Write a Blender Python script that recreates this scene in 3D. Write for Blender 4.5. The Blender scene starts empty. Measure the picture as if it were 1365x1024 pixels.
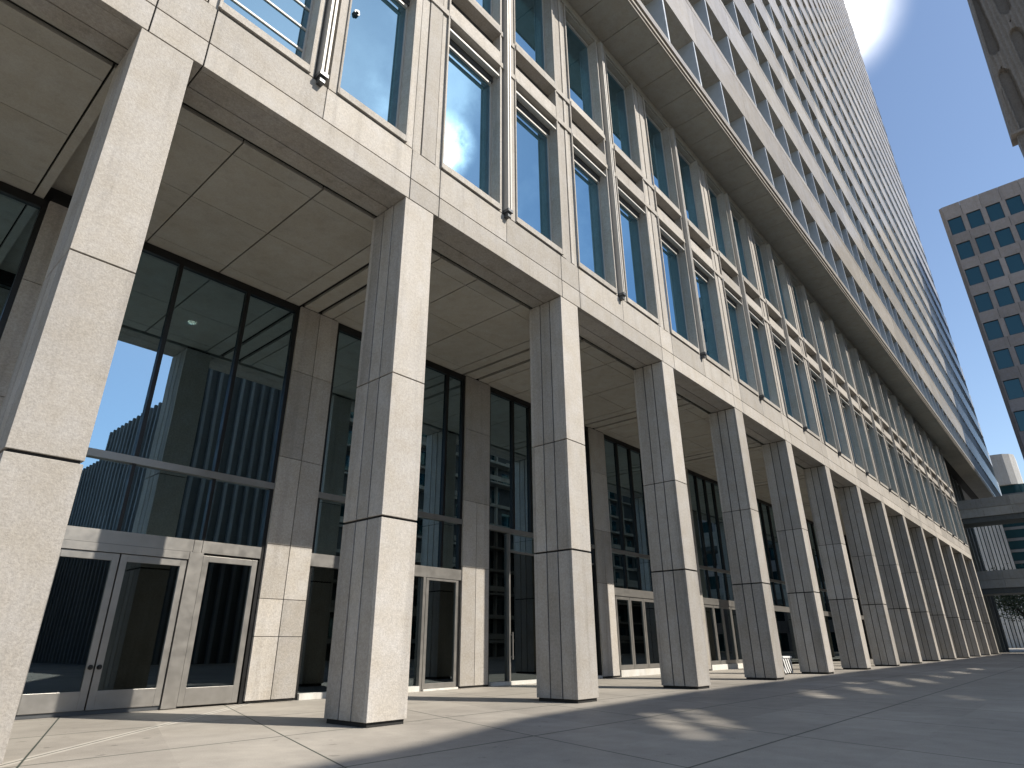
import bpy, math, random
from mathutils import Matrix, Vector
random.seed(7)
K = 0.65                       # survey units -> metres
SC = bpy.context.scene
COL = SC.collection

# ------------------------------------------------------------------ helpers
XF = None                      # optional survey correction applied when a mesh is built
QL = .9078
def lobby_xf(p):
    x, y, z = p
    return (x*QL, y-10.40+8.30, z*QL+.1475*max(0, min(1, z/.6)))
class MB:
    """collects solids and links them as ONE mesh object"""
    def __init__(self): self.v = []; self.f = []; self.t = []; self.m = []
    def hexa(self, p, mat=0, tint=None):
        n = len(self.v); self.v += [tuple(q) for q in p]
        t = random.random() if tint is None else tint
        for q in ((0,3,2,1),(4,5,6,7),(0,1,5,4),(1,2,6,5),(2,3,7,6),(3,0,4,7)):
            self.f.append(tuple(n+i for i in q)); self.t.append(t); self.m.append(mat)
        return self
    def box(self, x0, x1, y0, y1, z0, z1, mat=0, tint=None):
        if x1 < x0: x0, x1 = x1, x0
        if y1 < y0: y0, y1 = y1, y0
        if z1 < z0: z0, z1 = z1, z0
        return self.hexa([(x0,y0,z0),(x1,y0,z0),(x1,y1,z0),(x0,y1,z0),(x0,y0,z1),(x1,y0,z1),(x1,y1,z1),(x0,y1,z1)], mat, tint)
    def prism(self, pts, z0, z1, mat=0, tint=None):
        n = len(self.v); k = len(pts); t = random.random() if tint is None else tint
        self.v += [(x,y,z0) for x,y in pts] + [(x,y,z1) for x,y in pts]
        fs = [tuple(n+i for i in reversed(range(k))), tuple(n+k+i for i in range(k))]
        fs += [(n+i, n+(i+1)%k, n+k+(i+1)%k, n+k+i) for i in range(k)]
        for q in fs: self.f.append(q); self.t.append(t); self.m.append(mat)
        return self
    def quad(self, p, mat=0, tint=.5):
        n = len(self.v); self.v += [tuple(q) for q in p]
        self.f.append(tuple(range(n, n+len(p)))); self.t.append(tint); self.m.append(mat); return self
    def ycyl(self, x, z, r, y0, y1, k=14, mat=0):
        n = len(self.v)
        for y in (y0, y1):
            for i in range(k):
                a = 2*math.pi*i/k; self.v.append((x+r*math.cos(a), y, z+r*math.sin(a)))
        fs = [tuple(n+i for i in range(k)), tuple(n+k+i for i in reversed(range(k)))]
        fs += [(n+i, n+k+i, n+k+(i+1)%k, n+(i+1)%k) for i in range(k)]
        for q in fs: self.f.append(q); self.t.append(.5); self.m.append(mat)
        return self
    def build(self, name, mats, parent=None, bevel=0, origin=None):
        if not isinstance(mats, (list, tuple)): mats = [mats]
        base = Vector((0,0,0))
        if XF: self.v = [XF(q) for q in self.v]
        if parent is not None: base = world_loc(parent)
        o0 = Vector(origin)*K if origin is not None else base
        me = bpy.data.meshes.new(name)
        me.from_pydata([(x*K-o0.x, y*K-o0.y, z*K-o0.z) for x,y,z in self.v], [], self.f)
        for m in mats: me.materials.append(m)
        if len(mats) > 1: me.polygons.foreach_set('material_index', self.m)
        a = me.attributes.new('tint', 'FLOAT', 'FACE'); a.data.foreach_set('value', self.t)
        me.update()
        o = bpy.data.objects.new(name, me); COL.objects.link(o)
        if parent is not None: o.parent = parent
        o.location = o0 - base
        if bevel:
            b = o.modifiers.new('bevel', 'BEVEL'); b.width = bevel; b.segments = 2; b.limit_method = 'ANGLE'
        return o
def world_loc(o):
    l = Vector((0,0,0))
    while o is not None: l = l + o.location; o = o.parent
    return l
def thing(name, label, cat, loc=(0,0,0), group=None):
    o = bpy.data.objects.new(name, None); COL.objects.link(o); o.location = Vector(loc)*K
    o.empty_display_size = .5
    tag(o, label, cat, group); return o
def tag(o, label=None, cat=None, group=None, kind=None):
    if label: o['label'] = label
    if cat: o['category'] = cat
    if group: o['group'] = group
    if kind: o['kind'] = kind
    return o

# ------------------------------------------------------------------ materials
def newmat(name):
    m = bpy.data.materials.new(name); m.use_nodes = True
    nt = m.node_tree; nt.nodes.clear()
    out = nt.nodes.new('ShaderNodeOutputMaterial')
    return m, nt, out
def N(nt, t, **kw):
    n = nt.nodes.new(t)
    for k, v in kw.items():
        if k in n.inputs.keys(): n.inputs[k].default_value = v
        else: setattr(n, k, v)
    return n
def L(nt, a, b): nt.links.new(a, b)
def math_(nt, op, a, b=None, c=None):
    n = nt.nodes.new('ShaderNodeMath'); n.operation = op
    for i, v in enumerate((a, b, c)):
        if v is None: continue
        if isinstance(v, (int, float)): n.inputs[i].default_value = v
        else: nt.links.new(v, n.inputs[i])
    return n.outputs[0]
def ramp(nt, fac, p0, p1, v0=0., v1=1.):
    n = nt.nodes.new('ShaderNodeMapRange'); n.clamp = True
    nt.links.new(fac, n.inputs['Value'])
    for k, v in zip(('From Min','From Max','To Min','To Max'), (p0,p1,v0,v1)): n.inputs[k].default_value = v
    return n.outputs['Result']
def noise(nt, vec, scale, detail=4, rough=.55):
    n = nt.nodes.new('ShaderNodeTexNoise'); n.inputs['Scale'].default_value = scale
    n.inputs['Detail'].default_value = detail; n.inputs['Roughness'].default_value = rough
    if vec is not None: nt.links.new(vec, n.inputs['Vector'])
    return n.outputs['Fac']
def pos(nt, scale=(1,1,1)):
    g = nt.nodes.new('ShaderNodeNewGeometry')
    v = nt.nodes.new('ShaderNodeVectorMath'); v.operation = 'MULTIPLY'
    nt.links.new(g.outputs['Position'], v.inputs[0]); v.inputs[1].default_value = scale
    return v.outputs[0]
def mixc(nt, fac, a, b, mode='MIX'):
    n = nt.nodes.new('ShaderNodeMix'); n.data_type = 'RGBA'; n.blend_type = mode
    for s, v in (('Factor', fac), ('A', a), ('B', b)):
        sock = [i for i in n.inputs if i.name == s and (i.type == ('VALUE' if s == 'Factor' else 'RGBA'))][0]
        if isinstance(v, (int, float)): sock.default_value = v
        elif isinstance(v, tuple): sock.default_value = (*v, 1) if len(v) == 3 else v
        else: nt.links.new(v, sock)
    return [o for o in n.outputs if o.type == 'RGBA'][0]

def stone_mat(name, col, grain=70, var=.16, bump=.25, rough=.75, stain=.45, spec=.3, tintamt=.20):
    m, nt, out = newmat(name)
    b = N(nt, 'ShaderNodeBsdfPrincipled'); L(nt, b.outputs[0], out.inputs[0])
    b.inputs['Roughness'].default_value = rough; b.inputs['Specular IOR Level'].default_value = spec
    p = pos(nt)
    fine = noise(nt, p, grain, 3, .7)
    speck = noise(nt, p, grain*.45, 2, .6)
    mid = noise(nt, p, 2.2, 5, .6)
    big = noise(nt, p, .35, 4, .6)
    streak = noise(nt, pos(nt, (2.6, 2.6, .16)), 1.3, 4, .6)
    at = N(nt, 'ShaderNodeAttribute', attribute_name='tint')
    f = math_(nt, 'MULTIPLY', ramp(nt, fine, .3, .7, 1-var, 1+var), ramp(nt, speck, .35, .65, 1-var*.5, 1+var*.5))
    f = math_(nt, 'MULTIPLY', f, ramp(nt, mid, .25, .75, .90, 1.09))
    f = math_(nt, 'MULTIPLY', f, ramp(nt, big, .3, .7, .93, 1.07))
    f = math_(nt, 'MULTIPLY', f, ramp(nt, streak, .52, .8, 1, 1-stain*.6))
    f = math_(nt, 'MULTIPLY', f, ramp(nt, at.outputs['Fac'], 0, 1, 1-tintamt, 1+tintamt*.6))
    c = mixc(nt, ramp(nt, mid, .3, .7), tuple(x*y for x, y in zip(col, (1.02, 1, .96))), tuple(x*y for x, y in zip(col, (.98, 1, 1.04))))
    v = N(nt, 'ShaderNodeVectorMath', operation='SCALE'); L(nt, c, v.inputs[0]); L(nt, f, v.inputs['Scale'])
    L(nt, v.outputs[0], b.inputs['Base Color'])
    if bump:
        bp = N(nt, 'ShaderNodeBump', Strength=bump, Distance=.01); L(nt, fine, bp.inputs['Height']); L(nt, bp.outputs[0], b.inputs['Normal'])
    return m
def plain(name, col, rough=.5, metal=0., var=.1, nscale=3., bump=0.):
    m, nt, out = newmat(name)
    b = N(nt, 'ShaderNodeBsdfPrincipled'); L(nt, b.outputs[0], out.inputs[0])
    b.inputs['Metallic'].default_value = metal
    n = noise(nt, pos(nt), nscale, 4)
    v = N(nt, 'ShaderNodeVectorMath', operation='SCALE'); v.inputs[0].default_value = col
    L(nt, ramp(nt, n, .3, .7, 1-var, 1+var), v.inputs['Scale']); L(nt, v.outputs[0], b.inputs['Base Color'])
    L(nt, ramp(nt, n, .3, .7, max(.02, rough-.06), rough+.06), b.inputs['Roughness'])
    return m
def glass_mat(name, f0, tint, inner, ior=1.5, rough=.0, wav=.0):
    """coated reflective glazing over a dark room"""
    m, nt, out = newmat(name)
    g = N(nt, 'ShaderNodeBsdfGlossy', Roughness=rough, Color=(*tint, 1))
    d = N(nt, 'ShaderNodeBsdfDiffuse', Color=(*inner, 1))
    fr = N(nt, 'ShaderNodeFresnel', IOR=ior)
    fac = ramp(nt, fr.outputs[0], 0.04, 1, f0, 1)
    mx = N(nt, 'ShaderNodeMixShader'); L(nt, fac, mx.inputs[0]); L(nt, d.outputs[0], mx.inputs[1]); L(nt, g.outputs[0], mx.inputs[2])
    L(nt, mx.outputs[0], out.inputs[0])
    if wav:
        bp = N(nt, 'ShaderNodeBump', Strength=wav, Distance=.02); L(nt, noise(nt, pos(nt), .8, 1), bp.inputs['Height'])
        L(nt, bp.outputs[0], g.inputs['Normal'])
    return m
def clear_glass(name, f0, tint, trans, wav=.0):
    m, nt, out = newmat(name)
    g = N(nt, 'ShaderNodeBsdfGlossy', Roughness=0., Color=(*tint, 1))
    t = N(nt, 'ShaderNodeBsdfTransparent', Color=(*trans, 1))
    fr = N(nt, 'ShaderNodeFresnel', IOR=1.5)
    fac = ramp(nt, fr.outputs[0], 0.04, 1, f0, 1)
    mx = N(nt, 'ShaderNodeMixShader'); L(nt, fac, mx.inputs[0]); L(nt, t.outputs[0], mx.inputs[1]); L(nt, g.outputs[0], mx.inputs[2])
    L(nt, mx.outputs[0], out.inputs[0])
    if wav:
        bp = N(nt, 'ShaderNodeBump', Strength=wav, Distance=.02); L(nt, noise(nt, pos(nt), .5, 1), bp.inputs['Height'])
        L(nt, bp.outputs[0], g.inputs['Normal'])
    return m

STONE = stone_mat('granite_cladding', (.385, .357, .318), grain=42, var=.15, bump=.5)
SOFF = stone_mat('soffit_panel', (.34, .325, .285), grain=60, var=.08, bump=.15, stain=.25, tintamt=.05)
TSTONE = stone_mat('tower_cladding', (.375, .343, .295), grain=30, var=.08, bump=0, rough=.26, spec=.20, stain=.3)
def oil_can(m):
    nt = m.node_tree; b = [n for n in nt.nodes if n.type == 'BSDF_PRINCIPLED'][0]
    bp = N(nt, 'ShaderNodeBump', Strength=.35, Distance=.22)
    L(nt, noise(nt, pos(nt, (.22, .22, .5)), 1.0, 1), bp.inputs['Height']); L(nt, bp.outputs[0], b.inputs['Normal'])
oil_can(TSTONE)
JOINT = plain('open_joint', (.018, .017, .016), .9)
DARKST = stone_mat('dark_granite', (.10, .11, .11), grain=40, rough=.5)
METAL = plain('brushed_metal', (.30, .287, .265), .42, .7, .06, 6)
PALEMET = plain('pale_metal', (.42, .40, .365), .55, .15, .06, 6)
BLACK = plain('black_metal', (.012, .012, .012), .45, .3)
GREYMET = plain('grey_metal', (.10, .105, .11), .45, .6)
GLASS = glass_mat('coated_glass', .46, (.47, .78, 1.0), (.006, .022, .032), wav=.06)
TGLASS = glass_mat('tower_glass', .45, (.60, .80, .95), (.012, .03, .045), wav=.05)
DGLASS = clear_glass('door_glass', .15, (.75, .88, .92), (.24, .28, .27), wav=.05)
LGLASS = clear_glass('lobby_glass', .54, (.62, .86, 1.0), (.24, .29, .28), wav=.12)
BGLASS = glass_mat('block_glass', .10, (.55, .85, .90), (.008, .035, .045), wav=.04)
FINM = plain('fin_skylit_metal', (.42, .455, .49), .35, .12, .06, 3)  # cool blue-grey tint painted in for sky light on the fins
BROWN = plain('interior_wall', (.10, .085, .07), .6)
INTC = plain('interior_ceiling', (.16, .155, .14), .8)
INTF = plain('interior_floor', (.14, .13, .115), .25)
PINK = stone_mat('pinkish_concrete', (.29, .268, .268), grain=8, var=.06, bump=.05, stain=.3)
CONC = stone_mat('rough_concrete', (.165, .15, .135), grain=2.2, var=.10, bump=.1, stain=.3)
RIBST = stone_mat('pale_rib_stone', (.42, .42, .41), grain=20, var=.06, bump=.05)
SLATE = stone_mat('slate_rib', (.17, .18, .19), grain=20, var=.06, bump=.05)
DARKT = plain('dark_tower_panel', (.05, .055, .06), .4)
BALC = stone_mat('pale_balcony_concrete', (.30, .28, .25), grain=10, var=.06, bump=.05)
BRIDGE = stone_mat('bridge_panel', (.36, .352, .325), grain=20, var=.06, bump=.05)
CURB = stone_mat('white_curb', (.62, .60, .55), grain=40, var=.05, bump=.1)
WHITE = plain('white_paint', (.75, .75, .73), .4)
LAMP, nt_, o_ = newmat('lamp_glow'); e_ = N(nt_, 'ShaderNodeEmission', Color=(1, .93, .8, 1), Strength=6.); L(nt_, e_.outputs[0], o_.inputs[0])
def zebra_mat():
    m, nt, out = newmat('zebra_stripes')
    b = N(nt, 'ShaderNodeBsdfPrincipled', Roughness=.4); L(nt, b.outputs[0], out.inputs[0])
    sx = N(nt, 'ShaderNodeSeparateXYZ'); L(nt, pos(nt, (1/K,1/K,1/K)), sx.inputs[0])
    u = math_(nt, 'SUBTRACT', sx.outputs[0], sx.outputs[1])
    v = math_(nt, 'ADD', u, math_(nt, 'MULTIPLY', sx.outputs[2], .75))
    v = math_(nt, 'ADD', v, math_(nt, 'MULTIPLY', math_(nt, 'SINE', math_(nt, 'MULTIPLY', sx.outputs[2], 5.)), .06))
    q = math_(nt, 'FRACT', math_(nt, 'DIVIDE', v, .36))
    c = mixc(nt, math_(nt, 'GREATER_THAN', q, .52), (.75,.75,.73), (.01,.01,.01)); L(nt, c, b.inputs['Base Color'])
    return m
ZEBRA = zebra_mat()
BARK = plain('bark', (.07, .05, .035), .9)
LEAF = plain('leaf', (.075, .085, .03), .6, 0, .45, 1.2)

# ------------------------------------------------------------------ ground
def ground_mat():
    m, nt, out = newmat('plaza_paving')
    b = N(nt, 'ShaderNodeBsdfPrincipled'); L(nt, b.outputs[0], out.inputs[0])
    b.inputs['Roughness'].default_value = .62; b.inputs['Specular IOR Level'].default_value = .35
    p = pos(nt, (1/K, 1/K, 1/K))
    s = N(nt, 'ShaderNodeSeparateXYZ'); L(nt, p, s.inputs[0])
    x, y = s.outputs[0], s.outputs[1]
    def lines(v, period, off, w):
        q = math_(nt, 'FRACT', math_(nt, 'DIVIDE', math_(nt, 'ADD', v, -off + period*200), period))
        d = math_(nt, 'ABSOLUTE', math_(nt, 'SUBTRACT', q, .5))       # .5 on the line
        return ramp(nt, d, .5-w/period, .5-w*.35/period)
    xs = math_(nt, 'SUBTRACT', x, math_(nt, 'MULTIPLY', y, .33))
    l1 = lines(y, 3.9, -7.5, .034)
    l2 = lines(xs, 4.35, 11.8, .026)
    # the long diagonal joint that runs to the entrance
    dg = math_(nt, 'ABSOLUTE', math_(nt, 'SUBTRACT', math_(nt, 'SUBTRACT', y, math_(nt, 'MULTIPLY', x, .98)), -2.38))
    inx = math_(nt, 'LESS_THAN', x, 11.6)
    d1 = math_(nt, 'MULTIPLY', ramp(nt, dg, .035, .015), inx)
    light_streak = math_(nt, 'MULTIPLY', ramp(nt, dg, .20, .15), inx)  # pale band painted along the joint for a streak of reflected light
    joint = math_(nt, 'MAXIMUM', math_(nt, 'MAXIMUM', l1, l2), d1)
    fine = noise(nt, p, 38, 3, .7); mid = noise(nt, p, 1.6, 5, .65); big = noise(nt, p, .22, 4, .6)
    # slab-to-slab variation
    cell = N(nt, 'ShaderNodeTexWhiteNoise', noise_dimensions='2D')
    cv = N(nt, 'ShaderNodeCombineXYZ')
    L(nt, math_(nt, 'FLOOR', math_(nt, 'DIVIDE', math_(nt, 'ADD', xs, -11.8+4.35*200.5), 4.35)), cv.inputs[0])
    L(nt, math_(nt, 'FLOOR', math_(nt, 'DIVIDE', math_(nt, 'ADD', y, 7.5+3.9*200.5), 3.9)), cv.inputs[1])
    L(nt, cv.outputs[0], cell.inputs['Vector'])
    f = math_(nt, 'MULTIPLY', ramp(nt, fine, .3, .7, .88, 1.12), ramp(nt, mid, .25, .75, .84, 1.1))
    f = math_(nt, 'MULTIPLY', f, ramp(nt, big, .3, .7, .82, 1.12))
    f = math_(nt, 'MULTIPLY', f, ramp(nt, cell.outputs['Value'], 0, 1, .84, 1.08))
    spots = noise(nt, p, 2.9, 2, .5)
    f = math_(nt, 'MULTIPLY', f, ramp(nt, spots, .68, .74, 1, .66))
    c0 = mixc(nt, light_streak, (.315, .29, .252), (.46, .43, .38))
    v = N(nt, 'ShaderNodeVectorMath', operation='SCALE'); L(nt, c0, v.inputs[0]); L(nt, f, v.inputs['Scale'])
    c = mixc(nt, joint, v.outputs[0], (.035, .045, .035))
    L(nt, c, b.inputs['Base Color'])
    bp = N(nt, 'ShaderNodeBump', Strength=.25, Distance=.01)
    L(nt, math_(nt, 'SUBTRACT', fine, joint), bp.inputs['Height']); L(nt, bp.outputs[0], b.inputs['Normal'])
    return m
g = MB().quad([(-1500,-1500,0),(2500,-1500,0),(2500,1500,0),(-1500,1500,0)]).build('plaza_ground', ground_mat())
tag(g, 'pale concrete plaza paving with dark joints, half in shadow', 'plaza', kind='structure')

# ------------------------------------------------------------------ main building
BLD = thing('office_building', 'large beige stone office building with square-columned arcade and overhanging tower', 'building')
CX = [-5.9, 1.80, 9.30, 17.11, 25.20, 33.75, 42.09, 50.67, 59.47, 68.31, 77.5, 87.2, 97.3, 107.3, 117.8, 128.6]
CW, CD, CH = 1.125, 1.62, 14.3
J1, J2 = 4.57, 8.41
def column(x):
    g = .024
    mb = MB()
    zs = [(.10, J1-.03), (J1+.03, J2-.016), (J2+.016, CH-.035)]
    th = .12
    for z0, z1 in zs:
        mb.box(x, x+CW, 0, th, z0, z1)                               # front slab
        mb.box(x, x+CW, CD-th, CD, z0, z1)
        ys = [th+.004, CD*.36, CD*.655, CD-th-.004]
        for xa, xb in ((x, x+th), (x+CW-th, x+CW)):
            for i in range(3):
                mb.box(xa, xb, ys[i]+(g if i else 0), ys[i+1]-(g if i < 2 else 0), z0, z1)
    c = mb.build('column', STONE, BLD, bevel=.006)
    MB().box(x+.05, x+CW-.05, .05, CD-.05, .0, CH+.02).build('joint_core', JOINT, c)
    return c
for x in CX: column(x)

# beam over the columns
XE = 129.8
mb = MB(); core = MB()
xs_b = [-7.0] + [v for x in CX for v in (x+.13, x+CW+.22)] + [XE]
xs_b = sorted(xs_b)
for i in range(len(xs_b)-1):
    a, b_ = xs_b[i]+.016, xs_b[i+1]-.016
    mb.box(a, b_, 0, .18, CH, 15.06)
    segs = [(a, b_)] if b_-a < 2.5 else [(a, (a+b_)/2-.012), ((a+b_)/2+.012, b_)]
    for s0, s1 in segs: mb.box(s0, s1, .006, .18, 15.10, 16.24)
    mb.box(a, b_, .19, .86, CH+.008, CH+.2); mb.box(a, b_, .89, 1.32, CH, CH+.2)
beam = mb.build('edge_beam', STONE, BLD, bevel=.005)
MB().box(-7, XE, .05, 1.3, CH+.06, 16.3).build('beam_core', JOINT, beam)
MB().box(-7, XE, 1.325, 1.45, CH+.012, 14.9).build('inner_face', SOFF, beam)

# arcade soffit
SZ = 14.34
mods = [-7.6, 1.66, 10.85, 20.03, 30.6, 41.5, 53., 64.6, 76., 87.6, 99., 110.6, 122.]
mb = MB()
ys_s = [1.66, 2.30, 4.92, 7.82, 8.62]
for i in range(len(mods)-1):
    a, b_ = mods[i], mods[i+1]; L_ = (b_-a)/9.18
    if i == 0: cuts = [(a+.09, a+3.4), (a+3.4, a+6.), (a+6., 1.74), (1.77, 2.03)]
    elif i == 1: cuts = [(3.1, 4.96), (4.98, 7.46), (7.49, 10.12), (10.15, 10.76)]
    else: cuts = [(a+.08, a+.72*L_), (a+.90*L_, a+1.42*L_), (a+1.45*L_, a+3.28*L_), (a+3.31*L_, a+5.79*L_), (a+5.82*L_, b_-.72), (b_-.69, b_-.08)]
    for x0, x1 in cuts:
        if x1-x0 > 1.2:
            for k in range(4): mb.box(x0+.011, x1-.011, ys_s[k]+.011, ys_s[k+1]-.011, SZ, SZ+.12)
        else: mb.box(x0+.011, x1-.011, ys_s[0]+.011, ys_s[4]-.011, SZ, SZ+.12)
sof = mb.build('arcade_soffit', SOFF, BLD)
MB().box(-9, 2.02, 1.34, 9.4, SZ+.14, SZ+.8).box(3.11, XE, 1.34, 9.4, SZ+.14, SZ+.8).box(2.02, 3.11, 1.34, 1.65, SZ+.14, SZ+.8).box(2.02, 3.11, 8.6, 9.4, SZ+.02, SZ+.8).build('soffit_void', JOINT, sof)
MB().box(1.95, 3.2, 1.6, 8.7, SZ+.62, SZ+.8).build('raised_panel', SOFF, sof)

# pilasters of the recessed lobby wall
PIL = [(-7.6,-5.7),(2.4,4.35),(11.9,13.82),(22.25,24.15),(34.2,36.0),(47.0,48.9),(59.5,61.4),(72,73.9),(84.5,86.4),(97,98.9),(109.5,111.4),(122,123.9),(134,142.8)]
PY, GY = 10.40, 10.60
XF = lobby_xf; SZF = SZ; SZ = 15.62
for a, b_ in PIL:
    mb = MB(); m_ = a+(b_-a)*.5
    zz = [.06, 2.0, 3.3, 5.28, J2+.3, 12.5, SZ-.02] if a == 11.9 else [.06, 5.28, 8.6, 12.5, SZ-.02]
    for i in range(len(zz)-1):
        if i in (0, 1) or a == 11.9:
            mb.box(a, m_-.014, PY, PY+.12, zz[i]+.01, zz[i+1]-.01); mb.box(m_+.014, b_, PY, PY+.12, zz[i]+.01, zz[i+1]-.01)
        else: mb.box(a, b_, PY, PY+.12, zz[i]+.01, zz[i+1]-.01)
    mb.box(a, a+.12, PY+.13, 11.4, .06, SZ-.02); mb.box(b_-.12, b_, PY+.13, 11.4, .06, SZ-.02)
    p = mb.build('lobby_pilaster', STONE, BLD, bevel=.005)
    MB().box(a+.05, b_-.05, PY+.04, 11.5, .02, SZ+.1).build('joint_core', JOINT, p)

# lobby glazing bays
def lobby_bay(a, b_, mulls, kind):
    fr = MB()
    fr.box(a, a+.16, GY-.10, GY+.14, .0, SZ); fr.box(b_-.16, b_, GY-.10, GY+.14, .0, SZ)
    fr.box(a+.16, b_-.16, GY-.10, GY+.14, SZ-.32, SZ)
    w = fr.build('lobby_window', BLACK, BLD)
    def glass(x0, x1, z0, z1): MB().box(x0, x1, GY+.01, GY+.035, z0, z1).build('pane', LGLASS if z0 > 5 else DGLASS, w)
    xs = [a+.16] + mulls + [b_-.16]
    for x in mulls: MB().box(x-.07, x+.07, GY-.11, GY+.12, 7.62, SZ-.32).build('mullion', BLACK, w)
    for i in range(len(xs)-1):
        x0 = xs[i]+(.07 if i else 0); x1 = xs[i+1]-(.07 if i < len(xs)-2 else 0)
        glass(x0, x1, 7.62, SZ-.32)
    MB().box(a+.02, b_-.02, GY-.15, GY+.1, 7.36, 7.60).build('transom', METAL, w)
    low = 5.12
    if kind == 'tall':
        x = mulls[0]-.45
        MB().box(x-.06, x+.06, GY-.14, GY+.1, .12, 7.35).build('mullion', METAL, w)
        MB().box(x+.06, b_-.16, GY-.06, GY+.06, 6.35, 6.45).build('transom', METAL, w)
        glass(a+.16, x-.06, .13, 7.35); glass(x+.06, b_-.16, .13, 6.35); glass(x+.06, b_-.16, 6.45, 7.35)
        MB().box(a+.16, b_-.16, GY-.22, GY+.1, .0, .125).build('curb', CURB, w)
        MB().box(x+.075, x+.12, GY-.26, GY-.20, 1.0, 2.3).box(x+.075,x+.12,GY-.20,GY-.06,1.1,1.16).box(x+.075,x+.12,GY-.20,GY-.06,2.14,2.2).build('pull_handle', METAL, w)
        return w
    for x in mulls: MB().box(x-.06, x+.06, GY-.09, GY+.12, low, 7.35).build('mullion', BLACK, w)
    for i in range(len(xs)-1):
        x0 = xs[i]+(.06 if i else 0); x1 = xs[i+1]-(.06 if i < len(xs)-2 else 0)
        glass(x0, x1, low, 7.35)
    if kind == 'doors':
        bd = MB(); xm = b_-2.35
        for x0, x1 in ((a+.02, xm-.32), (xm-.30, xm-.02), (xm, b_-.18)): bd.box(x0, x1, GY-.16, GY+.1, 4.70, low-.01)
        bd.build('transom_panel', METAL, w)
    else:
        MB().box(a+.02, b_-.02, GY-.16, GY+.1, 4.62, low-.01).build('transom_panel', METAL, w)
    return w
def leaf(x0, x1, z0, z1, y, st=.20, bot=.40, top=.22, name='entrance_door', parent=None, handle=None):
    mb = MB().box(x0, x0+st, y, y+.14, z0, z1).box(x1-st, x1, y, y+.14, z0, z1)
    mb.box(x0+st, x1-st, y, y+.14, z0, z0+bot).box(x0+st, x1-st, y, y+.14, z1-top, z1)
    d = mb.build(name, METAL, parent or BLD, bevel=.004)
    MB().box(x0+st, x1-st, y+.06, y+.08, z0+bot, z1-top).build('pane', DGLASS, d)
    if handle:
        hx = x0+st*.5 if handle == 'l' else x1-st*.5
        MB().ycyl(hx, 1.12, .07, y-.05, y-.001).ycyl(hx, 1.12, .04, y-.11, y-.05).build('lock', BLACK, d)
    return d
lobby_bay(-5.7, 2.4, [-3.1, -.3], 'panel')
wA = lobby_bay(4.35, 11.9, [6.84, 9.56], 'doors')
# entrance doors in a metal surround, with a fixed sidelight
leaf(5.22, 7.03, .10, 4.42, GY-.14, handle='r'); leaf(7.07, 9.12, .10, 4.42, GY-.14, handle='l')
MB().box(9.15, 9.62, GY-.20, GY+.1, .02, 4.69).build('door_jamb', METAL, wA)
leaf(9.66, 11.66, .05, 4.62, GY-.13, st=.2, bot=.42, top=.2, name='sidelight')
MB().box(4.4, 5.19, GY-.16, GY+.1, .02, 4.69).box(5.2, 9.14, GY-.18, GY+.1, 4.44, 4.69).build('door_head', METAL, wA)
MB().box(5.2, 9.14, GY-.10, GY+.1, .005, .095).build('threshold', GREYMET, wA)
wB = lobby_bay(13.82, 22.25, [15.6, 17.6, 20.95], 'panel')
def low_glass(w, cells):
    for x0, x1 in cells: MB().box(x0, x1, GY+.01, GY+.035, .17, 4.6).build('pane', DGLASS, w)
low_glass(wB, [(13.98, 15.95), (16.05, 19.8)])
MB().box(15.95, 16.05, GY-.1, GY+.1, .17, 4.61).build('mullion', METAL, wB); MB().box(19.8, 19.95, GY-.16, GY+.1, .02, 4.61).build('mullion', METAL, wB)
MB().box(13.98, 19.79, GY-.22, GY+.1, .0, .165).box(20.0, 22.1, GY-.24, GY+.1, 0, .06).build('curb', CURB, wB)
leaf(20.0, 22.06, .07, 4.60, GY-.14, st=.16, bot=.16, top=.1, name='glazed_door')
lobby_bay(24.15, 34.2, [26.3, 27.85, 30.0, 32.1], 'tall')
def doors_bay(a, b_, n):
    w = lobby_bay(a, b_, [a+(b_-a)*k/n for k in range(1, n)], 'panel')
    s = (b_-a-.36)/n
    MB().box(a+.18, b_-.18, GY-.2, GY+.1, 0, .30).build('curb', CURB, w)
    for k in range(n): leaf(a+.18+k*s+.02, a+.18+(k+1)*s-.02, .32, 4.6, GY-.12, st=.16, bot=.2, top=.2, name='glazed_door')
doors_bay(36.0, 47.0, 6)
doors_bay(48.9, 59.5, 6)
for i in range(6, len(PIL)-1):
    a, b_ = PIL[i][1], PIL[i+1][0]
    w = lobby_bay(a, b_, [a+(b_-a)*k/5 for k in range(1, 5)], 'panel')
    low_glass(w, [(a+.17, b_-.17)])

# lobby interior
XI = XE/QL
it = MB().box(-9, XI-.5, 26, 26.4, 0, 15.9).box(-9.4, -9, 10.9, 26.4, 0, 15.9).box(XI-.5, XI, 11.6, 26.4, 0, 15.9)
for k in range(14): it.box(-2+9.4*k, -.6+9.4*k, 17.5, 18.9, .02, 15.25)
it = it.build('lobby_walls', BROWN, BLD)
MB().box(-9, XI-.5, 10.95, 26, 15.25, 15.75).build('lobby_ceiling', INTC, BLD)
MB().box(-9, XI-.5, 10.85, 26, .0, .02).build('lobby_floor', INTF, BLD)
dl = MB()
k = 20
dlx, dly = 9.05, 14.35
def disc(mb, x, y, z, r, mat=0):
    mb.prism([(x+r*math.cos(2*math.pi*i/k), y+r*math.sin(2*math.pi*i/k)) for i in range(k)], z-.03, z, mat)
for (x, y) in ((dlx, dly), (16.2, 14.2), (19.6, 16.), (26.4, 14.), (30., 16.), (39.5, 14.5), (43., 16.)):
    d0 = MB(); disc(d0, x, y, 15.235, .17); d0 = d0.build('downlight', LAMP, BLD)
    d1 = MB(); disc(d1, x, y, 15.249, .26); d1.build('trim_ring', WHITE, d0)

XF = None; SZ = SZF
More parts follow.
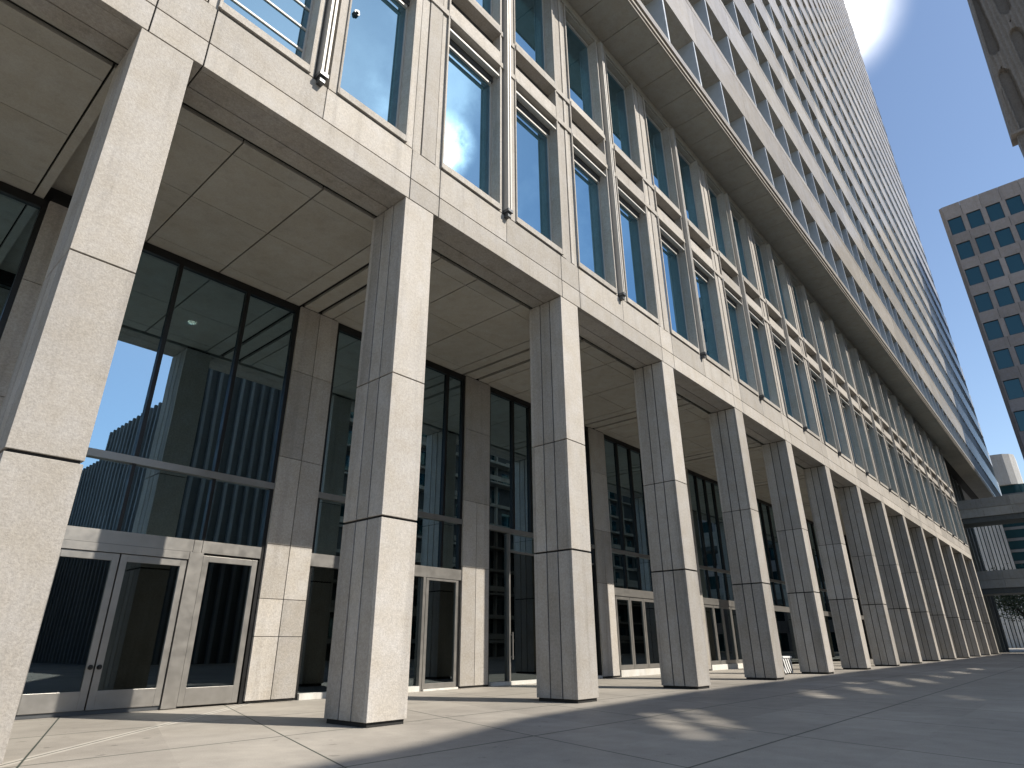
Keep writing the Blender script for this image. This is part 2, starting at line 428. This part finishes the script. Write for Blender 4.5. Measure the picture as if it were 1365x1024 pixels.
# upper podium: two window storeys between stone pilasters
ZS, ZH1, ZB, ZS2, ZH2, ZT = 16.27, 22.95, 23.5, 25.95, 32.55, 33.5
GYU = .50
po = {2: -.2, 3: .2}
def p_span(i): return CX[i]+po.get(i, 0.), CX[i]+1.38
def pod_window(a, b_, z0, z1, extra=False):
    fr = MB()
    t = .11
    fr.box(a, a+t, GYU-.10, GYU+.06, z0, z1); fr.box(b_-t*.6, b_, GYU-.06, GYU+.06, z0, z1)
    fr.box(a+t, b_-t*.6, GYU-.10, GYU+.06, z0, z0+.16); fr.box(a+t, b_-t*.6, GYU-.10, GYU+.06, z1-.14, z1)
    fr.box(a, b_, -.06, GYU-.12, z0-.26, z0-.012, 1)                                # sloping sill strip
    if extra:
        for q in range(7): fr.box(a+t, b_-t*.6, GYU-.05, GYU+.02, z0+.9+q*.85, z0+.97+q*.85)
    w = fr.build('podium_window', [PALEMET, STONE], BLD, bevel=.004)
    MB().box(a+t, b_-t*.6, GYU-.012, GYU+.012, z0+.16, z1-.14).build('pane', GLASS, w)
    return w
def ledge(a, b_, w_lo, w_hi):
    """the stone band between the two storeys of one opening: lintel, shadow recess, projecting sill"""
    mb = MB()
    mb.box(a, b_, -.05, .36, ZB+.02, ZB+.88)
    mb.box(a, b_, -.10, -.052, ZB+.02, ZB+.16)
    mb.box(a, b_, .46, .8, ZB+.89, ZS2-.57)
    mb.box(a, b_, -.12, .44, ZS2-.56, ZS2-.27)
    s = mb.build('window_spandrel', STONE, BLD, bevel=.005)
    MB().box(a, b_, .37, .45, ZH1+.02, ZS2-.6).build('recess_lining', GREYMET, s)
    MB().box(a, b_, -.02, .10, ZH1+.05, ZH1+.13).box(a, b_, .10, .36, ZH1+.28, ZH1+.36).build('blind_track', PALEMET, s)
    return s
for i in range(len(CX)):
    p0, p1 = p_span(i)
    if i == len(CX)-1: p1 = XE
    # pilaster strips above the column
    st = MB(); cuts = [(p0, p0+.30), (p0+.34, p0+.66), (p0+.70, p1-.30), (p1-.26, p1)]
    for (u, v) in cuts: st.box(u, v, (0.0 if cuts.index((u, v)) in (0, 2) else .03), .9, 16.27, ZT-.9)
    st.box(p0-.02, p0+.05, -.07, -.002, 16.3, ZT-.9); st.box(p1-.05, p1+.02, -.07, -.002, 16.3, ZT-.9)
    for zz in (ZB+.1, ZS2-.5): st.box(p0+.052, p1-.052, -.055, -.003, zz, zz+.28)
    ps = st.build('facade_pilaster', STONE, BLD, bevel=.004)
    MB().box(p0+.05, p1-.05, .1, .85, 16.25, ZT-.92).build('joint_core', JOINT, ps)
    if i == len(CX)-1: break
    a, b_ = p1, p_span(i+1)[0]
    m_ = (a+b_)/2
    q0, q1 = m_-.47, m_+.48
    pr = MB()
    pr.box(q0, q0+.17, .0, .9, 16.27, ZT-.9); pr.box(q1-.30, q1, .0, .9, 16.27, ZT-.9)
    pr.box(q0-.02, q0+.04, -.06, -.002, 16.3, ZT-.9); pr.box(q1-.04, q1+.02, -.06, -.002, 16.3, ZT-.9)
    for zz in (ZB+.1, ZS2-.5): pr.box(q0+.042, q1-.042, -.05, -.003, zz, zz+.26)
    pp = pr.build('window_pier', STONE, BLD, bevel=.004)
    MB().box(q0+.02, q1-.02, .32, .86, 16.25, ZT-.92).build('joint_core', GREYMET, pp)
    # service rail standing in the pier slot
    rx = q0+.24
    rl = MB().box(rx, rx+.07, -.24, .30, 16.42, ZT-.9).box(rx+.13, rx+.20, -.24, .30, 16.42, ZT-.9).box(rx+.071, rx+.129, -.10, .28, 16.42, ZT-.9, 1)
    r = rl.build('facade_rail', [PALEMET, BLACK], BLD)
    MB().prism([(rx-.03, -.27), (rx+.23, -.27), (rx+.23, .05), (rx-.03, .05)], 16.28, 16.40).prism([(rx+.02, -.2), (rx+.18, -.2), (rx+.18, .02), (rx+.02, .02)], 16.10, 16.28).build('end_bracket', GREYMET, r)
    for (u, v) in ((a, q0), (q1, b_)):
        w1 = pod_window(u, v, 16.55, ZH1, extra=(i == 1 and u == a))
        pod_window(u, v, ZS2, ZH2)
        ledge(u, v, 0, 0)
        if i == 1 and u == q1:     # the small round fitting on the second pane
            cxp, czp = 7.12, 20.6
            MB().ycyl(cxp, czp, .10, GYU-.10, GYU-.015).ycyl(cxp, czp, .05, GYU-.16, GYU-.10).build('round_fitting', GREYMET, w1)
mb = MB().box(-7, XE, .12, .5, ZT-.89, ZT+.02).box(-7, XE, .02, .118, ZT-.80, ZT-.62)
mb.build('frieze', SOFF, BLD)
MB().box(-7, XE, .9, 9.4, 15.2, 16.23).box(-7, XE, .9, 10.9, 16.24, ZT+.2).box(-7, XE, .6, .89, ZH2+.0, ZT-.9).build('podium_core', JOINT, BLD)

# tower
YT, TX0, TX1, FP = -2.35, -12.0, 221.0, 8.85
NF, TILT = 27, .06
mb = MB()
x = TX0
while x < TX1-.1:
    x1 = min(x+2.15, TX1); mb.box(x+.02, x1-.02, YT+.05, .48, ZT+.03, ZT+.15); x = x1
ts = mb.build('tower_soffit', SOFF, BLD)
MB().box(TX0, TX1, YT+.1, 2., ZT+.16, ZT+.95).build('soffit_core', JOINT, ts)
lp = MB()
lp.box(TX0, TX1, YT-.02, YT+.04, ZT-.02, ZT+.16).box(TX0, TX1, YT-.10, YT+.04, ZT+.20, ZT+.46).box(TX0, TX1, YT-.2, YT+1.28, ZT+.50, ZT+1.0)
lp.build('tower_base_lip', TSTONE, BLD)
DEP = 1.6
fins_big = []; fins_rest = MB(); glass_rest = MB(); frame_rest = MB()
FX0, FS = 26.1-4.3*8, 4.3
nfin = int((TX1-FX0)/FS)
cells = []
for f in range(NF):
    zs = ZT+1.0 + f*FP
    zh = zs + 4.72
    # spandrel above this row, leaning outwards
    sp = MB(); xx = TX0; top = zs+FP
    while xx < TX1-.1:
        x1 = min(xx+8.6, TX1)
        ya, yb = YT, YT-TILT
        if f < NF-1:
            sp.hexa([(xx+.012,ya,zh),(x1-.012,ya,zh),(x1-.012,YT+DEP,zh),(xx+.012,YT+DEP,zh),(xx+.012,yb+.03,top-.42),(x1-.012,yb+.03,top-.42),(x1-.012,YT+DEP,top-.42),(xx+.012,YT+DEP,top-.42)])
            sp.hexa([(xx+.012,yb+.02,top-.39),(x1-.012,yb+.02,top-.39),(x1-.012,YT+DEP,top-.39),(xx+.012,YT+DEP,top-.39),(xx+.012,yb-.02,top),(x1-.012,yb-.02,top),(x1-.012,YT+DEP,top+.02),(xx+.012,YT+DEP,top+.02)])
        xx = x1
    if f == NF-1: sp.box(TX0, TX1, YT, YT+DEP, zh, zh+6)
    sp.build('tower_spandrel', TSTONE, BLD)
    for n in range(nfin+1):
        cells.append((f, n, zs, zh))
def cell_dist(c):
    f, n, zs, zh = c; xc = FX0+n*FS
    from_cam = math.hypot(math.hypot(xc, YT+12.37), zs-1.6)
    return from_cam
def visible(c):
    f, n, zs, zh = c; xc = FX0+n*FS
    if xc < 19: return False
    return zs-1.6 < xc*1.35+8          # inside the picture, roughly
cells.sort(key=lambda c: (not visible(c), cell_dist(c)))
for q, (f, n, zs, zh) in enumerate(cells):
    xf = FX0+n*FS; yb = YT-(TILT if f else .1)
    fin = [(xf-.09,yb+.06,zs),(xf+.09,yb+.06,zs),(xf+.09,YT+DEP-.02,zs),(xf-.09,YT+DEP-.02,zs),(xf-.09,YT+.03,zh),(xf+.09,YT+.03,zh),(xf+.09,YT+DEP-.02,zh),(xf-.09,YT+DEP-.02,zh)]
    a, b_ = xf+.09, min(xf+FS-.09, TX1)
    if q < 95:
        MB().hexa(fin).build('tower_fin', FINM, BLD)
        if b_-a > 1:
            w = MB().box(a, a+.1, YT+DEP-.12, YT+DEP+.05, zs, zh).box(b_-.1, b_, YT+DEP-.12, YT+DEP+.05, zs, zh).box(a+.1, b_-.1, YT+DEP-.12, YT+DEP+.05, zs, zs+.12).box(a+.1, b_-.1, YT+DEP-.12, YT+DEP+.05, zh-.12, zh).build('tower_window', GREYMET, BLD)
            MB().box(a+.1, b_-.1, YT+DEP-.03, YT+DEP, zs+.12, zh-.12).build('pane', TGLASS, w)
    else:
        fins_rest.hexa(fin)
        if b_-a > 1: glass_rest.box(a, b_, YT+DEP-.03, YT+DEP, zs, zh)
tag(fins_rest.build('tower_fin', FINM, BLD), kind='stuff')
tag(glass_rest.build('tower_window', TGLASS, BLD), kind='stuff')
MB().box(TX0, TX1-.1, YT+DEP+.06, 34, ZT+.96, ZT+FP*NF+6).build('tower_core', DARKST, BLD)
# shaded end wall under the tower, where the foot bridges land
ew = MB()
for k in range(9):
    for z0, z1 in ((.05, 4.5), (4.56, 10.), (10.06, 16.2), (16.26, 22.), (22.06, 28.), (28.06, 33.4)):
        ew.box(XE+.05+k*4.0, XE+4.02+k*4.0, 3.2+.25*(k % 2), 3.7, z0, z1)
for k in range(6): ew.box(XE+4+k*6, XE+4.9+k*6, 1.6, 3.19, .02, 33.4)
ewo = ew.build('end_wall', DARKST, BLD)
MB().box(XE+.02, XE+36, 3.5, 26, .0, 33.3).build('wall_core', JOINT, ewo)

# ------------------------------------------------------------------ foot bridges
def bridge(z0, z1, label):
    b = thing('foot_bridge', label, 'bridge', (141, 1.6, z0), 'grey panelled foot bridges')
    n = 16; side = MB(); far = MB(); h = z1-z0
    for k in range(n):
        y1 = 1.5-k*4.2; y0 = y1-4.16
        side.box(140.0, 140.3, y0, y1, z0+.02, z0+h*.47); side.box(139.9, 140.3, y0, y1, z0+h*.49, z1)
        far.box(146.0, 146.3, y0, y1, z0, z1)
    side.build('parapet', BRIDGE, b); far.build('parapet', BRIDGE, b)
    MB().box(140.31, 145.99, 1.5-n*4.2, 1.5, z0+.3, z0+1.2).box(140.28, 146.0, 1.5-n*4.2, 1.5, z0-.9, z0+.01).build('deck', DARKST, b)
    MB().box(142, 144, -62, -60, 0.001-z0+z0, z0-.91).build('pier', BRIDGE, b)
bridge(22.6, 25.8, 'upper grey foot bridge crossing from the building end at right edge')
bridge(10.4, 13.3, 'lower grey foot bridge under the wider upper one at right edge')

# ------------------------------------------------------------------ grey-pink office block with square windows
PB = thing('office_block', 'grey-pink concrete office block with rows of square teal windows', 'building', (180, -40, 0))
y_r, x_f, ztr = -67., 180., 110.8
w0, pw, ww, wh, fp, ztop = -11.15, 4.194, 3.1, 4.9, 7.85, 106.5
wall = MB()
ncol, nrow = 13, 14
yl = -10.85
for r in range(nrow+1):
    zt = ztr if r == 0 else ztop-wh-(r-1)*fp
    zb = ztop-r*fp if r < nrow else 0
    if zb > zt: continue
    for c in range(ncol):
        ya = yl if c == 0 else w0-c*pw+(pw-ww)/2
        yb = w0-(c+1)*pw+(pw-ww)/2
        if c == ncol-1: yb = y_r
        wall.box(x_f, x_f+1, yb+.03, ya-.03, zb, zt, 0)
for r in range(nrow):
    z1 = ztop-r*fp; z0 = z1-wh
    for c in range(ncol+1):
        ya = yl-.03 if c == 0 else w0-c*pw+pw-ww-.0
        yb = w0-c*pw
        if c == ncol: yb = y_r+.03
        wall.box(x_f, x_f+1, yb, ya, z0+.003, z1-.003, 0)
wall.hexa([(x_f+.004,yl,0),(x_f+1,yl,0),(x_f+1,yl+.75,0),(x_f+.45,yl+.75,0),(x_f+.004,yl,ztr),(x_f+1,yl,ztr),(x_f+1,yl+.75,ztr),(x_f+.45,yl+.75,ztr)])
wall.box(x_f+1.3, x_f+40, y_r, yl+.7, 0, ztr-.4)
wall.build('wall', PINK, PB)
MB().box(x_f+.6, x_f+1.25, y_r+.1, yl-.1, 0.2, ztr-.9).build('joint_core', JOINT, PB)
wc = [(r, c) for r in range(nrow) for c in range(ncol)]
wc.sort(key=lambda q: q[1]*1.6+q[0]+(100 if q[1] > 6 else 0))
rest = MB()
for q, (r, c) in enumerate(wc):
    z1 = ztop-r*fp; z0 = z1-wh; ya = w0-c*pw; yb = ya-ww
    if q < 96:
        fr = MB().box(x_f+.2, x_f+.45, ya-.1, ya-.005, z0, z1).box(x_f+.2, x_f+.45, yb+.005, yb+.1, z0, z1).box(x_f+.2, x_f+.45, yb+.1, ya-.1, z0+.005, z0+.12).box(x_f+.2, x_f+.45, yb+.1, ya-.1, z1-.12, z1-.005)
        w = fr.build('window', BLACK, PB)
        MB().box(x_f+.32, x_f+.36, yb+.1, ya-.1, z0+.12, z1-.12).build('pane', BGLASS, w)
    else: rest.box(x_f+.32, x_f+.36, yb, ya, z0, z1)
tag(rest.build('window', BGLASS, PB), kind='stuff')

# ------------------------------------------------------------------ sculpted concrete tower, top right
CT = thing('concrete_tower', 'tall brown rough concrete tower with scalloped vertical grooves', 'building', (252, -60, 0))
XC = 250.
def edge_y(z): return -36.3-(z-173)*.060
vs = []; fs = []
nz, ny = 170, 130
def groove(y, z):
    u = (y+37.5)/-7.6; col = math.floor(u); fr = u-col
    zz = (z + (col % 2)*21 + col*5.3) / 42.; fz = zz-math.floor(zz)
    e = min(fz, .80-fz)/.07
    wdt = 0 if e <= 0 else .25*math.sqrt(max(0, 1-(1-min(1, e))**2))
    q = (fr-.5)/max(wdt, 1e-3)
    if abs(q) < 1: return 3.4*(1-abs(q)**2)**.5
    return .35*abs(math.sin(u*math.pi*5))
bm_v = []
for i in range(nz+1):
    z = 173 + i*(280-173)/nz
    for j in range(ny+1):
        y = edge_y(z) - j*42/ny
        dd = groove(y, z) if j > 3 else 0
        bm_v.append((XC+(dd if j else 3), y if j else edge_y(z)+.01, z))
mb = MB(); mb.v = bm_v
for i in range(nz):
    for j in range(ny):
        a = i*(ny+1)+j
        mb.f.append((a, a+ny+1, a+ny+2, a+1)); mb.t.append(.5); mb.m.append(0)
mb.hexa([(XC+2,edge_y(173)-42,172.9),(XC+9,edge_y(173)-42,172.9),(XC+9,edge_y(173)-.05,172.9),(XC+2,edge_y(173)-.05,172.9),(XC+2,edge_y(280)-42,280),(XC+9,edge_y(280)-42,280),(XC+9,edge_y(280)-.05,280),(XC+2,edge_y(280)-.05,280)])
mb.hexa([(XC,edge_y(173)-42,172),(XC+3,edge_y(173)-42,172),(XC+3,edge_y(173),172),(XC,edge_y(173),172),(XC,edge_y(173)-42,173),(XC+3,edge_y(173)-42,173),(XC+3,edge_y(173),173),(XC,edge_y(173),173)])
mb.build('upper_shaft', CONC, CT)
lo = MB()
for k in range(12): lo.box(XC+1.6, XC+8, -37.9-3.2*k-3.1, -37.9-3.2*k, 0, 171.9)
lo.build('lower_shaft', CONC, CT)

# ------------------------------------------------------------------ far buildings seen past the end wall
FB = thing('ribbed_tower', 'pale ribbed far tower with rounded top beyond the foot bridges', 'building', (300, 6, 0))
rb = MB()
for k in range(9): rb.box(299.1, 300, 14-1.15*k-.85, 14-1.15*k, 0, 57)
rb.box(300.0, 318, 4.2, 14, 0, 63.8)
rb.build('shaft', RIBST, FB)
an = MB()
for k in range(14): an.box(302, 318, -7, 4.19, k*4.1, k*4.1+1.0, 0)
an.box(302.3, 317.8, -6.8, 4.0, .2, 57.5, 1)
an.build('annex', [SLATE, BGLASS], FB)
MB().prism([(300.2, 13.8), (300.2, -.2), (300.8, -2.6), (302.4, -4.6), (305, -6), (317, -6), (317, 13.8)], 57.6, 69.5).build('rounded_top', RIBST, FB)
gl = MB()
for k in range(8): gl.box(299.55, 299.62, 13.15-1.15*k-.3, 13.15-1.15*k, 4, 56)
gl.build('window_strip', BGLASS, FB)

# ------------------------------------------------------------------ buildings across the plaza (behind the viewer, mirrored in the glass; they cast the plaza shadow)
SUNX, SUNZ = .43, 1.13
OB = thing('plaza_slab', 'dark ribbed slab building across the plaza, mirrored in lobby glass', 'building', (40, -52, 0))
ob = MB().box(27.2, 46, -53, -50.6, 0, 45)
for k in range(11): ob.box(27.2, 46, -50.59, -50.56, 3.2+k*3.9, 4.3+k*3.9)
ob.build('body', DARKT, OB)
ri = MB()
for k in range(13): ri.box(27.25+k*1.45, 27.62+k*1.45, -50.55, -50.0, 0, 45.2)
for k in range(3): ri.box(26.7, 27.19, -52.8+k*1.0, -52.45+k*1.0, 0, 45.2)
ri.build('rib', SLATE, OB)
AB = thing('plaza_wing', 'lower ribbed wing behind the slab, mirrored beside sky in lobby glass', 'building', (35, -70, 0))
MB().box(27.4, 45, -76, -53.1, 0, 31.7).box(27.4, 45, -90, -76.1, 0, 27.8).build('body', DARKT, AB)
ri = MB()
for k in range(24):
    y = -53.6-k*1.5; h = 31.9 if y > -75.5 else 28
    ri.box(26.9, 27.39, y-.4, y, 0, h)
ri.build('rib', SLATE, AB)
LB = thing('low_block', 'long low dark brick block at the far side of the plaza', 'building', (-40, -105, 0))
MB().box(-150, 28, -112, -100.3, 0, 15).build('body', DARKT, LB)
ri = MB()
for k in range(58): ri.box(-150+k*3.05, -149.4+k*3.05, -100.29, -99.9, 0, 15.2)
for k in range(4): ri.box(-150, 28, -100.29, -100.1, 3+k*3.6, 3.5+k*3.6)
ri.build('rib', SLATE, LB)
BB = thing('balcony_block', 'pale block with stacked balconies across the plaza', 'building', (100, -55, 0))
MB().box(46.3, 170, -62, -51.6, 0, 45).build('body', DARKT, BB)
sl = MB(); rnd = random.Random(5)
for k in range(11):
    z = 2.2+k*4.0
    x = 46.4
    while x < 168:
        w = rnd.choice((4.6, 6.9, 9.2, 13.8)); d = rnd.choice((.0, .5, 1.1, 1.7)); x1 = min(170, x+w)
        sl.box(x+.02, x1-.02, -51.59, -50.9+d, z, z+rnd.choice((.3, .45, .6)))
        if rnd.random() < .45: sl.box(x+.02, x1-.02, -51.0+d, -50.91+d, z+.61, z+1.5)
        x = x1
for k in range(21): sl.box(46.5+k*5.8, 46.9+k*5.8, -51.58, -50.95, 0, 44.8)
sl.build('balcony', BALC, BB)
wn = MB()
for k in range(11):
    for q in range(40):
        if rnd.random() < .6: wn.box(46.8+q*3.05, 46.8+q*3.05+rnd.uniform(1.2, 2.4), -51.62, -51.595, 3.0+k*4, 5.4+k*4)
wn.build('window', BGLASS, BB)
# added unseen screen: its edge draws the shadow line, its shaped openings the light patches
patches = [((16.2,-3.1),(12.0,-6.6),.42), ((17.6,-3.3),(13.4,-6.7),.36), ((26.3,-3.9),(23.2,-5.6),.40), ((27.6,-3.4),(26.2,-4.1),.26), ((30.4,-4.2),(26.2,-6.4),.34), ((36.5,-4.1),(31.2,-6.2),.34), ((34.4,-3.2),(32.4,-4.0),.24),
           ((39.4,-4.8),(34.4,-6.6),.30), ((43.7,-4.9),(40.0,-6.4),.30), ((51,-4.8),(46,-6.4),.34), ((58,-5),(53,-6.2),.34), ((27.5,-8.1),(25.0,-9.2),.2)]
YS = -50.3
def lit(x, z):
    t = z/SUNZ; gx, gy = x-SUNX*t, YS+t
    for (p, q, hw) in patches:
        dx, dy = q[0]-p[0], q[1]-p[1]; ln = math.hypot(dx, dy); ux, uy = dx/ln, dy/ln
        rx, ry = gx-(p[0]+q[0])/2, gy-(p[1]+q[1])/2
        if ((rx*ux+ry*uy)/(ln/2))**2+((rx*-uy+ry*ux)/(hw*.78))**2 < 1: return True
    return False
def z_top(x):
    pts = [(0, 51.5), (24, 52.8), (28.8, 53.6), (33.8, 55.2), (45, 56.3), (60, 56.5), (400, 56.5)]
    for (a, za), (b, zb) in zip(pts, pts[1:]):
        if a <= x <= b: return za+(zb-za)*(x-a)/(b-a)
    return 56
vs, fs, idx = [], [], {}
nx_, nz_, x0_, x1_, z0_ = 440, 42, 0., 160., 43.9
def vid(i, j):
    if (i, j) not in idx:
        x = x0_+(x1_-x0_)*i/nx_; idx[(i, j)] = len(vs); vs.append((x*K, YS*K, (z0_+(z_top(x)-z0_)*j/nz_)*K))
    return idx[(i, j)]
for i in range(nx_):
    for j in range(nz_):
        x = x0_+(x1_-x0_)*(i+.5)/nx_; z = z0_+(z_top(x)-z0_)*(j+.5)/nz_
        if lit(x, z): continue
        fs.append((vid(i, j), vid(i+1, j), vid(i+1, j+1), vid(i, j+1)))
me = bpy.data.meshes.new('shadow_screen'); me.from_pydata([tuple(Vector(v)-BB.location) for v in vs], [], fs); me.materials.append(SLATE)
RS = bpy.data.objects.new('shadow_screen', me); COL.objects.link(RS); RS.parent = BB
so_ = RS.modifiers.new('thickness', 'SOLIDIFY'); so_.thickness = .12

# ------------------------------------------------------------------ striped bin between the columns
ZB_ = thing('striped_bin', 'small white bin with black diagonal stripes between two columns', 'bin', (40.9, 2.5, 0))
bx0, bx1, by0, by1, bh = 40.2, 41.6, 1.85, 3.2, .98
MB().box(bx0, bx1, by0, by1, .06, bh-.12).build('body', ZEBRA, ZB_, bevel=.02)
MB().box(bx0-.04, bx1+.04, by0-.04, by1+.04, bh-.118, bh).build('lid', WHITE, ZB_, bevel=.02)
MB().box(bx0+.06, bx1-.06, by0+.06, by1-.06, 0.004, .058).build('plinth', BLACK, ZB_)
# ------------------------------------------------------------------ tree under the lower bridge
def tree(x, y, h, r, label):
    t = thing('tree', label, 'tree', (x, y, 0))
    tr = MB(); n = 8
    def seg(p, q, r0, r1):
        d = Vector(q)-Vector(p); ax = d.normalized(); u = ax.orthogonal().normalized(); v = ax.cross(u)
        b0 = len(tr.v)
        for (c, rr) in ((Vector(p), r0), (Vector(q), r1)):
            for i in range(n):
                a = 2*math.pi*i/n; tr.v.append(tuple(c+u*rr*math.cos(a)+v*rr*math.sin(a)))
        for i in range(n): tr.f.append((b0+i, b0+(i+1)%n, b0+n+(i+1)%n, b0+n+i)); tr.t.append(.5); tr.m.append(0)
    seg((x,y,0), (x,y,h*.4), .45, .3)
    cl = []
    for k in range(7):
        a = k*2.4; e = (x+math.cos(a)*r*.6, y+math.sin(a)*r*.6, h*(.55+.06*k))
        seg((x,y,h*.36), e, .2, .06); cl.append(e)
    tr.build('trunk', BARK, t)
    cr = MB(); rnd = random.Random(3)
    for k in range(5200):
        c = rnd.choice(cl); p = Vector(c)+Vector((rnd.gauss(0,r*.28), rnd.gauss(0,r*.28), rnd.gauss(0,h*.09)))
        s = rnd.uniform(.18, .38); u = Vector((rnd.uniform(-1,1), rnd.uniform(-1,1), rnd.uniform(-1,1))).normalized(); v = u.orthogonal().normalized()
        cr.quad([p-u*s, p+v*s*.5, p+u*s, p-v*s*.5], 0, rnd.random())
    cr.build('crown', LEAF, t)
tree(186, -2, 16, 8, 'leafy street tree seen beneath the lower foot bridge')

# ------------------------------------------------------------------ light, sky, camera
sdir = Vector((SUNX, -1, SUNZ)).normalized()
el = math.asin(sdir.z)
sun = bpy.data.lights.new('sun', 'SUN'); sun.energy = 3.8; sun.angle = math.radians(.45); sun.color = (1, .93, .83)
so = bpy.data.objects.new('sun', sun); COL.objects.link(so)
so.rotation_euler = sdir.to_track_quat('Z', 'Y').to_euler()
w = bpy.data.worlds.new('World'); SC.world = w; w.use_nodes = True
nt = w.node_tree; nt.nodes.clear()
out = nt.nodes.new('ShaderNodeOutputWorld')
sky = nt.nodes.new('ShaderNodeTexSky'); sky.sky_type = 'NISHITA'; sky.sun_disc = False
sky.sun_elevation = el; sky.sun_rotation = math.atan2(sdir.x, sdir.y)
sky.air_density = 1.0; sky.dust_density = .45; sky.ozone_density = 1.3
bg = nt.nodes.new('ShaderNodeBackground'); bg.inputs[1].default_value = .094
L(nt, sky.outputs[0], bg.inputs[0])
# hazy cloud mirrored in the windows, with an added bright centre for the glint
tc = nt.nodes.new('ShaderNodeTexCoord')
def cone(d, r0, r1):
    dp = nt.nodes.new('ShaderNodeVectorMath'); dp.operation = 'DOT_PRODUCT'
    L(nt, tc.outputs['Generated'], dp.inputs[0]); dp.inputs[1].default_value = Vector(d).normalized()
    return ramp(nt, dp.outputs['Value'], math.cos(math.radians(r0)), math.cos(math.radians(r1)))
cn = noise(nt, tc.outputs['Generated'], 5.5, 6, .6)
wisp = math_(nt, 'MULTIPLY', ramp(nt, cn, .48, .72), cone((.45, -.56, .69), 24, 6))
glint_core = cone((.472, -.546, .692), 3.2, .3)
flare_glow = cone((.668, .060, .741), 6.6, .3)  # added bright patch of sky standing in for sun flare at the tower edge
flare_glow = math_(nt, 'MULTIPLY', math_(nt, 'POWER', flare_glow, 3.0), ramp(nt, noise(nt, tc.outputs['Generated'], 7., 5, .55), .3, .62, .55, 1.25))
tot = math_(nt, 'ADD', math_(nt, 'MULTIPLY', wisp, .28), math_(nt, 'ADD', math_(nt, 'MULTIPLY', math_(nt, 'MULTIPLY', math_(nt, 'POWER', glint_core, 2.0), ramp(nt, noise(nt, tc.outputs['Generated'], 26., 5, .6), .3, .7, .2, 1.5)), 3.6), math_(nt, 'MULTIPLY', math_(nt, 'MULTIPLY', cone((.46, -.555, .69), 12., 1.), ramp(nt, cn, .4, .62)), .42)))
tot = math_(nt, 'ADD', tot, math_(nt, 'MULTIPLY', flare_glow, 2.4))
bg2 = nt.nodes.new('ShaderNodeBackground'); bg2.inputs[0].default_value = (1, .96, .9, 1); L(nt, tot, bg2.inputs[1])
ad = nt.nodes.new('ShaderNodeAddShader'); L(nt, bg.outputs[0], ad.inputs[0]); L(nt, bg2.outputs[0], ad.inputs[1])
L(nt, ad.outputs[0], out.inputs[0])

f, pi_, ya, ro = 824.5, .4017, .8529, -.0072
cy, sy, cp, sp2 = math.cos(ya), math.sin(ya), math.cos(pi_), math.sin(pi_)
F = Vector((sy*cp, cy*cp, sp2)); R0 = Vector((cy, -sy, 0)); U0 = R0.cross(F)
c, s = math.cos(ro), math.sin(ro)
Rr = c*R0+s*U0; Uu = -s*R0+c*U0
cam = bpy.data.cameras.new('camera'); cam.sensor_width = 36; cam.lens = 36*f/1365; cam.clip_end = 4000; cam.clip_start = .05
co = bpy.data.objects.new('camera', cam); COL.objects.link(co)
M = Matrix((Rr, Uu, -F)).transposed().to_4x4(); M.translation = Vector((0, -12.37, 1.6))*K
co.matrix_world = M
SC.camera = co
SC.view_settings.view_transform = 'Standard'; SC.view_settings.look = 'None'
SC.view_settings.exposure = .92; SC.view_settings.gamma = 1
SC.cycles.max_bounces = 8; SC.cycles.transparent_max_bounces = 12
SC.cycles.use_denoising = True
